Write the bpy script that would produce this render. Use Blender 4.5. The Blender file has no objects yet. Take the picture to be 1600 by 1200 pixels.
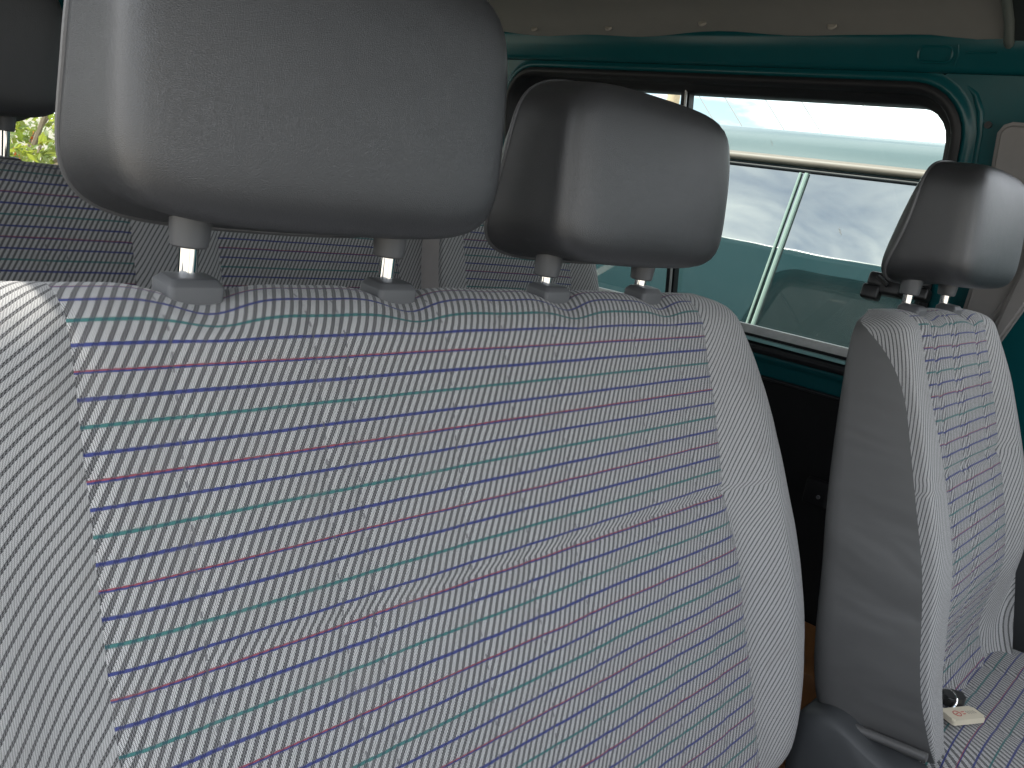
import bpy, bmesh, math, random
from mathutils import Matrix, Vector, noise as mnoise
random.seed(7)
SC = bpy.context.scene
COL = SC.collection
RAD = math.radians
PI = math.pi

# ------------------------------------------------------------------ camera
cam_data = bpy.data.cameras.new('camera')
cam_data.sensor_width = 36.0
cam_data.lens = 36.0 * 1335.0 / 1600.0
cam_data.clip_start = 0.02
cam_data.clip_end = 600.0
cam = bpy.data.objects.new('camera', cam_data)
COL.objects.link(cam)
right = Vector((0.673, -0.724, 0.1505))
down = Vector((-0.070, -0.265, -0.962))
fwd = right.cross(down).normalized()          # view direction
right.normalize()
down = fwd.cross(right).normalized()
m3 = Matrix((right, -down, -fwd)).transposed()
cam.matrix_world = Matrix.Translation((0, 0, 1.6)) @ m3.to_4x4()
SC.camera = cam

# ------------------------------------------------------------------ sky, sun, exposure
SUN_DIR = Vector((-0.50, 0.40, 0.77)).normalized()      # towards the sun
elev = math.asin(SUN_DIR.z)
world = bpy.data.worlds.new('World')
SC.world = world
world.use_nodes = True
wn, wl = world.node_tree.nodes, world.node_tree.links
for n in list(wn):
    wn.remove(n)
sky = wn.new('ShaderNodeTexSky')
sky.sky_type = 'NISHITA'
sky.sun_disc = False
sky.sun_elevation = elev
sky.sun_rotation = math.atan2(SUN_DIR.x, SUN_DIR.y)
tcw = wn.new('ShaderNodeTexCoord')
mpw = wn.new('ShaderNodeMapping')
mpw.inputs['Scale'].default_value = (1.0, 1.0, 2.6)
nzw = wn.new('ShaderNodeTexNoise')
nzw.inputs['Scale'].default_value = 3.4
nzw.inputs['Detail'].default_value = 7
nzw.inputs['Roughness'].default_value = 0.6
nzw.inputs['Distortion'].default_value = 0.6
rpw = wn.new('ShaderNodeValToRGB')
rpw.color_ramp.elements[0].position = 0.365
rpw.color_ramp.elements[1].position = 0.565
mxw = wn.new('ShaderNodeMix')
mxw.data_type = 'RGBA'
mxw.inputs[7].default_value = (13.7, 13.9, 14.0, 1)
bgw = wn.new('ShaderNodeBackground')
bgw.inputs['Strength'].default_value = 0.13
oww = wn.new('ShaderNodeOutputWorld')
wl.new(tcw.outputs['Generated'], mpw.inputs['Vector'])
wl.new(mpw.outputs[0], nzw.inputs['Vector'])
wl.new(nzw.outputs[0], rpw.inputs[0])
wl.new(rpw.outputs[0], mxw.inputs[0])
wl.new(sky.outputs[0], mxw.inputs[6])
wl.new(mxw.outputs[2], bgw.inputs['Color'])
wl.new(bgw.outputs[0], oww.inputs['Surface'])

sun_data = bpy.data.lights.new('sun', 'SUN')
sun_data.energy = 3.6
sun_data.angle = RAD(0.5)
sun_data.color = (1.0, 0.95, 0.86)
sun = bpy.data.objects.new('sun', sun_data)
COL.objects.link(sun)
sun.rotation_euler = SUN_DIR.to_track_quat('Z', 'Y').to_euler()
sun.location = (-5, 3, 8)

SC.view_settings.view_transform = 'Standard'
SC.view_settings.look = 'None'
SC.view_settings.gamma = 1.0
SC.view_settings.use_curve_mapping = False
SC.view_settings.exposure = 1.0
SC.render.engine = 'CYCLES'
SC.cycles.use_denoising = True
SC.cycles.max_bounces = 10
SC.cycles.diffuse_bounces = 5
SC.cycles.glossy_bounces = 4
SC.cycles.transparent_max_bounces = 12
SC.cycles.sample_clamp_indirect = 6.0

# ------------------------------------------------------------------ node helpers
def new_mat(name):
    m = bpy.data.materials.new(name)
    m.use_nodes = True
    nt = m.node_tree
    b = nt.nodes['Principled BSDF']
    return m, nt, b

def mth(nt, op, a, b=None, c=None):
    n = nt.nodes.new('ShaderNodeMath')
    n.operation = op
    for i, v in enumerate((a, b, c)):
        if v is None:
            continue
        if isinstance(v, (int, float)):
            n.inputs[i].default_value = v
        else:
            nt.links.new(v, n.inputs[i])
    return n.outputs[0]

def sstep(nt, e0, e1, x):
    n = nt.nodes.new('ShaderNodeMapRange')
    n.interpolation_type = 'SMOOTHSTEP'
    n.inputs['From Min'].default_value = e0
    n.inputs['From Max'].default_value = e1
    nt.links.new(x, n.inputs['Value'])
    return n.outputs[0]

def mix(nt, f, a, b):
    n = nt.nodes.new('ShaderNodeMix')
    n.data_type = 'RGBA'
    for sock, v in ((0, f), (6, a), (7, b)):
        if isinstance(v, (int, float)):
            n.inputs[sock].default_value = v
        elif isinstance(v, tuple):
            n.inputs[sock].default_value = (v[0], v[1], v[2], 1)
        else:
            nt.links.new(v, n.inputs[sock])
    return n.outputs[2]

def tex_noise(nt, vec, scale, detail=3, rough=0.5, dist=0.0):
    n = nt.nodes.new('ShaderNodeTexNoise')
    n.inputs['Scale'].default_value = scale
    n.inputs['Detail'].default_value = detail
    n.inputs['Roughness'].default_value = rough
    n.inputs['Distortion'].default_value = dist
    if vec is not None:
        nt.links.new(vec, n.inputs['Vector'])
    return n.outputs[0]

def objcoord(nt):
    return nt.nodes.new('ShaderNodeTexCoord').outputs['Object']

def bump(nt, bsdf, h, strength, dist, prev=None):
    n = nt.nodes.new('ShaderNodeBump')
    n.inputs['Strength'].default_value = strength
    n.inputs['Distance'].default_value = dist
    nt.links.new(h, n.inputs['Height'])
    if prev is not None:
        nt.links.new(prev, n.inputs['Normal'])
    if bsdf is not None:
        nt.links.new(n.outputs[0], bsdf.inputs['Normal'])
    return n.outputs[0]

# ------------------------------------------------------------------ materials
def fabric(name, stripes, slope=0.54, stitches=(), tint=(1.0, 1.0, 1.0), v_off=0.0):
    m, nt, b = new_mat(name)
    uv = nt.nodes.new('ShaderNodeUVMap').outputs[0]
    sp = nt.nodes.new('ShaderNodeSeparateXYZ')
    nt.links.new(uv, sp.inputs[0])
    n1 = tex_noise(nt, uv, 14, 2)
    n2 = tex_noise(nt, uv, 420, 2)
    nb = tex_noise(nt, uv, 26, 4, 0.6)
    d1 = mth(nt, 'MULTIPLY', mth(nt, 'SUBTRACT', n1, 0.5), 0.005)
    d2 = mth(nt, 'MULTIPLY', mth(nt, 'SUBTRACT', n2, 0.5), 0.0010)
    U = mth(nt, 'ADD', mth(nt, 'ADD', sp.outputs[0], d1), d2)
    V = mth(nt, 'ADD', mth(nt, 'ADD', sp.outputs[1], mth(nt, 'MULTIPLY', d1, 0.3)), mth(nt, 'MULTIPLY', d2, 0.6))
    r = mth(nt, 'SUBTRACT', U, mth(nt, 'MULTIPLY', V, slope))
    ph = mth(nt, 'FRACT', mth(nt, 'ADD', mth(nt, 'DIVIDE', r, 0.007), 100.0))
    t = mth(nt, 'ABSOLUTE', mth(nt, 'SUBTRACT', ph, 0.5))
    dark = sstep(nt, 0.250, 0.300, t) if stripes else sstep(nt, 0.315, 0.375, t)
    w = mth(nt, 'MULTIPLY', mth(nt, 'SINE', mth(nt, 'MULTIPLY', r, 2 * PI / 0.00117)),
            mth(nt, 'SINE', mth(nt, 'MULTIPLY', V, 2 * PI / 0.0017)))
    dot = sstep(nt, 0.02, 0.22, w)
    cl = tuple((0.57 if stripes else 0.48) * c for c in tint)
    light = mix(nt, dot, cl, tuple((0.045 if stripes else 0.20) * c for c in tint))
    # a thin light thread in the middle of the dark band
    thr = sstep(nt, 0.455, 0.49, t)
    darkc = mix(nt, dot, (0.020, 0.020, 0.022), (0.24, 0.24, 0.245))
    darkc = mix(nt, mth(nt, 'MULTIPLY', thr, 0.18), darkc, (0.42, 0.42, 0.43))
    col = mix(nt, dark, light, darkc)
    if stripes:
        s = mth(nt, 'DIVIDE', mth(nt, 'ADD', V, 0.021 + v_off), -0.0150)
        idx = mth(nt, 'FLOOR', mth(nt, 'ADD', s, 0.5))
        f = mth(nt, 'SUBTRACT', s, idx)
        ragged = mth(nt, 'ADD', mth(nt, 'ABSOLUTE', f), mth(nt, 'MULTIPLY', w, 0.035))
        line = mth(nt, 'SUBTRACT', 1.0, sstep(nt, 0.056, 0.083, ragged))
        k = mth(nt, 'FLOORED_MODULO', idx, 4.0)
        isg = mth(nt, 'GREATER_THAN', k, 2.5)
        isr = mth(nt, 'COMPARE', k, 1.0, 0.4)
        redhalf = mth(nt, 'MULTIPLY', isr, mth(nt, 'LESS_THAN', f, -0.005))
        lc = mix(nt, isg, (0.026, 0.040, 0.20), (0.03, 0.16, 0.155))
        lc = mix(nt, redhalf, lc, (0.28, 0.045, 0.07))
        lc = mix(nt, mth(nt, 'MULTIPLY', dark, 0.5), lc, (0.015, 0.018, 0.05))
        col = mix(nt, mth(nt, 'MULTIPLY', line, 0.93), col, lc)
    groove = None
    for c in stitches:
        du = mth(nt, 'ABSOLUTE', mth(nt, 'SUBTRACT', mth(nt, 'ADD', sp.outputs[0], mth(nt, 'MULTIPLY', d1, 0.8)), c))
        ln = mth(nt, 'SUBTRACT', 1.0, sstep(nt, 0.0004, 0.0010, du))
        dash = mth(nt, 'GREATER_THAN', mth(nt, 'FRACT', mth(nt, 'ADD', mth(nt, 'DIVIDE', sp.outputs[1], 0.0085), c * 31 + 50)), 0.55)
        col = mix(nt, mth(nt, 'MULTIPLY', mth(nt, 'MULTIPLY', ln, dash), 0.75), col, (0.10, 0.10, 0.11))
        g = mth(nt, 'SUBTRACT', 1.0, sstep(nt, 0.0, 0.007, du))
        groove = g if groove is None else mth(nt, 'MAXIMUM', groove, g)
    # slight soiling
    col = mix(nt, mth(nt, 'MULTIPLY', sstep(nt, 0.5, 0.75, nb), 0.22), col, (0.20, 0.19, 0.18))
    nt.links.new(col, b.inputs['Base Color'])
    b.inputs['Roughness'].default_value = 0.92
    b.inputs['Specular IOR Level'].default_value = 0.2
    b.inputs['Sheen Weight'].default_value = 0.15
    b.inputs['Sheen Roughness'].default_value = 0.5
    h = mth(nt, 'SUBTRACT', mth(nt, 'MULTIPLY', w, 0.10), dark)
    nrm = bump(nt, None if groove is not None else b, h, 0.55, 0.0007)
    if groove is not None:
        bump(nt, b, mth(nt, 'MULTIPLY', groove, -1.0), 0.5, 0.0016, nrm)
    return m

def leather(name, col, rough=0.42, bumps=0.25, wrinkle=0.05):
    m, nt, b = new_mat(name)
    oc = objcoord(nt)
    vo = nt.nodes.new('ShaderNodeTexVoronoi')
    vo.feature = 'DISTANCE_TO_EDGE'
    vo.inputs['Scale'].default_value = 820
    mp = nt.nodes.new('ShaderNodeMapping')
    mp.inputs['Scale'].default_value = (0.75, 1, 1.25)
    nt.links.new(oc, mp.inputs['Vector'])
    nt.links.new(mp.outputs[0], vo.inputs['Vector'])
    h = mth(nt, 'MINIMUM', mth(nt, 'MULTIPLY', vo.outputs['Distance'], 3.0), 0.8)
    n = tex_noise(nt, oc, 60, 3)
    n5 = tex_noise(nt, oc, 9, 4, 0.6)
    b.inputs['Roughness'].default_value = rough
    nt.links.new(mth(nt, 'ADD', mth(nt, 'MULTIPLY', n5, 0.16), rough - 0.08), b.inputs['Roughness'])
    nt.links.new(mix(nt, mth(nt, 'MULTIPLY', n5, 0.5), tuple(col), tuple(1.18 * c for c in col)), b.inputs['Base Color'])
    b.inputs['Specular IOR Level'].default_value = 0.85
    n0 = bump(nt, None, h, bumps, 0.0006)
    n0 = bump(nt, None, n, 0.12, 0.002, n0)
    mw = nt.nodes.new('ShaderNodeMapping')
    mw.inputs['Rotation'].default_value = (RAD(38), 0, 0)
    mw.inputs['Scale'].default_value = (1, 0.35, 1)
    nt.links.new(oc, mw.inputs['Vector'])
    bump(nt, b, tex_noise(nt, mw.outputs[0], 13, 2, 0.45, 0.5), wrinkle, 0.012, n0)
    return m

def plain(name, col, rough=0.5, metal=0.0, spec=0.5, var=0.12, nscale=30, bumpy=0.0, bscale=300, coat=0.0):
    m, nt, b = new_mat(name)
    oc = objcoord(nt)
    n = tex_noise(nt, oc, nscale, 4, 0.6)
    nt.links.new(mix(nt, n, tuple(max(0, c * (1 - var)) for c in col), tuple(c * (1 + var) for c in col)), b.inputs['Base Color'])
    b.inputs['Roughness'].default_value = rough
    nt.links.new(mth(nt, 'ADD', mth(nt, 'MULTIPLY', mth(nt, 'SUBTRACT', n, 0.5), 0.25 * rough), rough), b.inputs['Roughness'])
    b.inputs['Metallic'].default_value = metal
    b.inputs['Specular IOR Level'].default_value = spec
    b.inputs['Coat Weight'].default_value = coat
    b.inputs['Coat Roughness'].default_value = 0.06
    if bumpy:
        bump(nt, b, tex_noise(nt, oc, bscale, 3), bumpy, 0.0008)
    return m

BENCH_ST = (-0.284, -0.186, -0.160, -0.066, 0.000, 0.064, 0.190, 0.272)
M_PANEL = fabric('striped_ribbed_fabric', True, stitches=BENCH_ST)
M_BOLST = fabric('ribbed_fabric', False, slope=0.62)
M_PANEL_D = fabric('driver_striped_fabric', True, stitches=(-0.11, -0.035, -0.015, 0.085))
M_LEATH = leather('charcoal_leatherette', (0.029, 0.0298, 0.0325), 0.40, 0.24)
M_VINYL = leather('grey_vinyl_cover', (0.090, 0.090, 0.090), 0.52, 0.12, 0.7)
M_PIPE = leather('piping_leatherette', (0.075, 0.076, 0.080), 0.45, 0.1)
M_PLAST = plain('grey_moulded_plastic', (0.084, 0.086, 0.091), 0.48, bumpy=0.15, bscale=900)
M_VALAN = plain('slate_moulded_plastic', (0.062, 0.066, 0.071), 0.52, bumpy=0.12, bscale=700)
M_BLACK = plain('black_plastic', (0.012, 0.012, 0.013), 0.4, bumpy=0.1, bscale=700)
M_TRIMBLK = plain('black_door_trim', (0.006, 0.006, 0.007), 0.75, spec=0.25)
M_RUBBER = plain('black_rubber', (0.008, 0.009, 0.011), 0.48, spec=0.35)
M_CHROME = plain('polished_chrome', (0.86, 0.86, 0.86), 0.06, metal=1.0, var=0.03)
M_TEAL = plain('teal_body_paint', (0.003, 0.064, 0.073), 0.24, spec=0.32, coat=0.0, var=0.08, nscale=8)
M_TEALX = plain('teal_body_paint_lit_copy', (0.010, 0.125, 0.135), 0.40, coat=0.35, var=0.08, nscale=5)  # lighter copy of the same teal, sunlight put into the colour
M_PALE = plain('pale_turquoise_paint', (0.058, 0.092, 0.094), 0.38, coat=0.15, var=0.05, nscale=3)
M_LINER = plain('beige_headliner_vinyl', (0.185, 0.183, 0.172), 0.8, spec=0.2, var=0.08, bumpy=0.35, bscale=500)
M_CLIP = plain('beige_clip_plastic', (0.33, 0.31, 0.27), 0.5)
M_TRIM = plain('grey_pillar_plastic', (0.20, 0.19, 0.185), 0.55, bumpy=0.15, bscale=900)
M_ALU = plain('weathered_aluminium', (0.50, 0.50, 0.49), 0.42, metal=0.6, var=0.2, nscale=60)
M_SILL = plain('skylit_teal_sill', (0.22, 0.42, 0.42), 0.3, coat=0.6)  # body teal made paler, the sky light it catches put into the colour
M_BOW = plain('grey_green_steel', (0.10, 0.115, 0.105), 0.4)
M_BOWD = plain('dark_steel_web', (0.016, 0.022, 0.022), 0.6)
M_PALEVINYL = plain('pale_grey_vinyl', (0.50, 0.465, 0.45), 0.55, bumpy=0.1, bscale=500)
M_TAN = plain('tan_gutter_trim', (0.15, 0.125, 0.10), 0.5)
M_SEAL = plain('pale_green_seal', (0.22, 0.29, 0.25), 0.35)
M_WOOD = plain('brown_wood', (0.22, 0.095, 0.030), 0.55, var=0.35, nscale=18)
M_FLOOR = plain('dark_floor_mat', (0.02, 0.02, 0.021), 0.85)
M_KEY = plain('black_key_plastic', (0.015, 0.015, 0.014), 0.3)
M_FOB = plain('cream_fob_plastic', (0.66, 0.60, 0.47), 0.35, var=0.04)
M_REDINK = plain('red_ink', (0.50, 0.10, 0.08), 0.5)
M_GREYINK = plain('grey_ink', (0.40, 0.36, 0.30), 0.5)

def glass(name, tint=(0.86, 0.94, 0.91), dusty=0.0, zlow=None):
    m, nt, b = new_mat(name)
    nt.nodes.remove(b)
    out = nt.nodes['Material Output']
    tr = nt.nodes.new('ShaderNodeBsdfTransparent')
    tr.inputs[0].default_value = (*tint, 1)
    gl = nt.nodes.new('ShaderNodeBsdfGlossy')
    gl.inputs['Roughness'].default_value = 0.02
    fr = nt.nodes.new('ShaderNodeFresnel')
    fr.inputs[0].default_value = 1.45
    mx = nt.nodes.new('ShaderNodeMixShader')
    nt.links.new(mth(nt, 'MULTIPLY', fr.outputs[0], 0.8), mx.inputs[0])
    nt.links.new(tr.outputs[0], mx.inputs[1])
    nt.links.new(gl.outputs[0], mx.inputs[2])
    res = mx.outputs[0]
    if dusty:
        oc = objcoord(nt)
        sp = nt.nodes.new('ShaderNodeSeparateXYZ')
        nt.links.new(oc, sp.inputs[0])
        mp = nt.nodes.new('ShaderNodeMapping')
        mp.inputs['Scale'].default_value = (1, 1, 0.25)
        nt.links.new(oc, mp.inputs['Vector'])
        streak = tex_noise(nt, mp.outputs[0], 60, 5, 0.65)
        cloud = tex_noise(nt, oc, 6, 4, 0.6)
        lowm = mth(nt, 'SUBTRACT', 1.0, sstep(nt, zlow, zlow + 0.085, mth(nt, 'SUBTRACT', sp.outputs[2], mth(nt, 'MULTIPLY', mth(nt, 'SUBTRACT', streak, 0.5), 0.07))))
        # scratches and drips
        mp2 = nt.nodes.new('ShaderNodeMapping')
        mp2.inputs['Scale'].default_value = (1, 1, 0.35)
        mp2.inputs['Rotation'].default_value = (0.35, 0, 0)
        nt.links.new(oc, mp2.inputs['Vector'])
        sc = tex_noise(nt, mp2.outputs[0], 34, 2, 0.5, 0.8)
        scr = mth(nt, 'MULTIPLY', sstep(nt, 0.73, 0.78, sc), 0.55)
        f = mth(nt, 'ADD', mth(nt, 'MULTIPLY', lowm, 0.42), mth(nt, 'MULTIPLY', sstep(nt, 0.45, 0.8, cloud), 0.05))
        f = mth(nt, 'MINIMUM', mth(nt, 'MAXIMUM', f, scr), 0.75)
        df = nt.nodes.new('ShaderNodeBsdfDiffuse')
        df.inputs[0].default_value = (0.50, 0.47, 0.40, 1)
        tl = nt.nodes.new('ShaderNodeBsdfTranslucent')
        tl.inputs[0].default_value = (0.50, 0.47, 0.40, 1)
        dm = nt.nodes.new('ShaderNodeMixShader')
        dm.inputs[0].default_value = 0.38
        nt.links.new(df.outputs[0], dm.inputs[1])
        nt.links.new(tl.outputs[0], dm.inputs[2])
        m2 = nt.nodes.new('ShaderNodeMixShader')
        nt.links.new(mth(nt, 'MULTIPLY', f, dusty), m2.inputs[0])
        nt.links.new(res, m2.inputs[1])
        nt.links.new(dm.outputs[0], m2.inputs[2])
        res = m2.outputs[0]
    nt.links.new(res, out.inputs['Surface'])
    return m

M_GLASS = glass('clear_window_glass', dusty=1.0, zlow=1.385 - 0.55)
M_GLASS2 = glass('plain_window_glass')
def mirror_glass():
    m, nt, b = new_mat('tinted_reflecting_glass')
    oc = objcoord(nt)
    b.inputs['Base Color'].default_value = (0.010, 0.022, 0.024, 1)
    b.inputs['Roughness'].default_value = 0.02
    b.inputs['IOR'].default_value = 2.8
    bump(nt, b, tex_noise(nt, oc, 3.0, 2), 0.05, 0.02)
    return m
M_NGLASS = mirror_glass()

# ------------------------------------------------------------------ object helpers
WM = {}     # world matrix of each built object

def tag(o, label=None, cat=None, group=None, kind=None):
    if label: o['label'] = label
    if cat: o['category'] = cat
    if group: o['group'] = group
    if kind: o['kind'] = kind
    return o

def empty(name, loc, rz=0.0):
    o = bpy.data.objects.new(name, None)
    o.empty_display_size = 0.05
    COL.objects.link(o)
    o.location = loc
    o.rotation_euler = (0, 0, rz)
    WM[o.name] = Matrix.Translation(loc) @ Matrix.Rotation(rz, 4, 'Z')
    return o

def mesh(name, verts, faces, mat, parent=None, uv=None, smooth=True, mats=None, mat_idx=None):
    """verts in WORLD coordinates; stored relative to the parent's frame"""
    M = WM[parent.name] if parent is not None else Matrix.Identity(4)
    inv = M.inverted()
    me = bpy.data.meshes.new(name)
    me.from_pydata([inv @ Vector(v) for v in verts], [], faces)
    me.validate(verbose=False)
    if uv is not None:
        ul = me.uv_layers.new(name='UVMap')
        for lp in me.loops:
            ul.data[lp.index].uv = uv[lp.vertex_index]
    for mm in (mats or [mat]):
        me.materials.append(mm)
    if mat_idx:
        for p, i in zip(me.polygons, mat_idx):
            p.material_index = i
    if smooth:
        for p in me.polygons:
            p.use_smooth = True
    me.update()
    o = bpy.data.objects.new(name, me)
    COL.objects.link(o)
    if parent is not None:
        o.parent = parent
    WM[o.name] = M
    return o

def from_bm(name, bm, mat, parent=None, smooth=True, angle=40):
    bmesh.ops.recalc_face_normals(bm, faces=bm.faces)
    vs = [v.co.copy() for v in bm.verts]
    for i, v in enumerate(bm.verts):
        v.index = i
    fs = [[v.index for v in f.verts] for f in bm.faces]
    bm.free()
    o = mesh(name, vs, fs, mat, parent, smooth=smooth)
    if smooth:
        try:
            o.data.set_sharp_from_angle(angle=RAD(angle))
        except Exception:
            pass
    return o

def add_box(bm, c, s, bev=0.0, seg=3, rot=None):
    r = bmesh.ops.create_cube(bm, size=1.0)
    vs = r['verts']
    for v in vs:
        v.co = Vector((v.co.x * s[0], v.co.y * s[1], v.co.z * s[2]))
    if bev:
        es = list({e for v in vs for e in v.link_edges})
        rr = bmesh.ops.bevel(bm, geom=es, offset=bev, segments=seg, affect='EDGES', profile=0.5)
        vs = list({v for f in rr['faces'] for v in f.verts} | {v for v in vs if v.is_valid})
    for v in vs:
        p = v.co
        if rot is not None:
            p = rot @ p
        v.co = p + Vector(c)
    return vs

def add_tube(bm, pts, rad, n=12, closed=False, caps=True):
    pts = [Vector(p) for p in pts]
    rads = rad if isinstance(rad, (list, tuple)) else [rad] * len(pts)
    rings = []
    prev = None
    for i, p in enumerate(pts):
        if closed:
            tg = (pts[(i + 1) % len(pts)] - pts[i - 1]).normalized()
        else:
            tg = (pts[min(i + 1, len(pts) - 1)] - pts[max(i - 1, 0)]).normalized()
        if prev is None:
            a = Vector((0, 0, 1)) if abs(tg.z) < 0.9 else Vector((1, 0, 0))
            u = tg.cross(a).normalized()
        else:
            u = (prev - tg * prev.dot(tg)).normalized()
        prev = u
        w = tg.cross(u)
        rings.append([bm.verts.new(p + (u * math.cos(2 * PI * k / n) + w * math.sin(2 * PI * k / n)) * rads[i]) for k in range(n)])
    m = len(rings)
    for i in range(m if closed else m - 1):
        a, b = rings[i], rings[(i + 1) % m]
        for k in range(n):
            bm.faces.new((a[k], a[(k + 1) % n], b[(k + 1) % n], b[k]))
    if caps and not closed:
        bm.faces.new(list(reversed(rings[0])))
        bm.faces.new(rings[-1])

def add_lathe(bm, c, prof, n=24, sx=1.0, sy=1.0):
    """prof: list of (radius, z) from bottom to top, closed with caps"""
    rings = []
    for r, z in prof:
        rings.append([bm.verts.new((c[0] + sx * r * math.cos(2 * PI * k / n), c[1] + sy * r * math.sin(2 * PI * k / n), c[2] + z)) for k in range(n)])
    for a, b in zip(rings[:-1], rings[1:]):
        for k in range(n):
            bm.faces.new((a[k], a[(k + 1) % n], b[(k + 1) % n], b[k]))
    bm.faces.new(list(reversed(rings[0])))
    bm.faces.new(rings[-1])

def tube_obj(name, pts, rad, mat, parent=None, n=12, closed=False):
    bm = bmesh.new()
    add_tube(bm, pts, rad, n, closed)
    return from_bm(name, bm, mat, parent)

def box_obj(name, c, s, mat, parent=None, bev=0.0, seg=3, rot=None):
    bm = bmesh.new()
    add_box(bm, c, s, bev, seg, rot)
    return from_bm(name, bm, mat, parent)

def interp(tab, x):
    """smooth interpolation in a table sorted by x descending or ascending"""
    t = sorted(tab)
    if x <= t[0][0]: return t[0][1]
    if x >= t[-1][0]: return t[-1][1]
    for i in range(len(t) - 1):
        if t[i][0] <= x <= t[i + 1][0]:
            x0, y0 = t[i]; x1, y1 = t[i + 1]
            def sl(j):
                if j <= 0 or j >= len(t) - 1: return 0.0 if j <= 0 or j >= len(t) - 1 else 0
                return (t[j + 1][1] - t[j - 1][1]) / (t[j + 1][0] - t[j - 1][0])
            h = x1 - x0
            m0 = sl(i) if i > 0 else (y1 - y0) / h
            m1 = sl(i + 1) if i + 1 < len(t) - 1 else (y1 - y0) / h
            s = (x - x0) / h
            return ((2 * s**3 - 3 * s**2 + 1) * y0 + (s**3 - 2 * s**2 + s) * h * m0
                    + (-2 * s**3 + 3 * s**2) * y1 + (s**3 - s**2) * h * m1)

def rrect(y0, y1, z0, z1, r, n=10):
    pts = []
    for cy, cz, a0 in ((y1 - r, z1 - r, 0), (y0 + r, z1 - r, 90), (y0 + r, z0 + r, 180), (y1 - r, z0 + r, 270)):
        for i in range(n + 1):
            a = RAD(a0 + 90 * i / n)
            pts.append((cy + r * math.cos(a), cz + r * math.sin(a)))
    return pts
def smooth01(e0, e1, x):
    t = max(0.0, min(1.0, (x - e0) / (e1 - e0)))
    return t * t * (3 - 2 * t)

def gauss(x, s):
    return math.exp(-(x / s) ** 2)

# ------------------------------------------------------------------ seats
def seat_frame(P0, lean, yaw):
    Rz = Matrix.Rotation(yaw, 3, 'Z')
    c, s = math.cos(lean), math.sin(lean)
    X = Rz @ Vector((1, 0, 0)); L = Rz @ Vector((0, s, c)); N = Rz @ Vector((0, -c, s))
    P0 = Vector(P0)
    return lambda x, h, d: P0 + X * x + L * h + N * d

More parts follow.
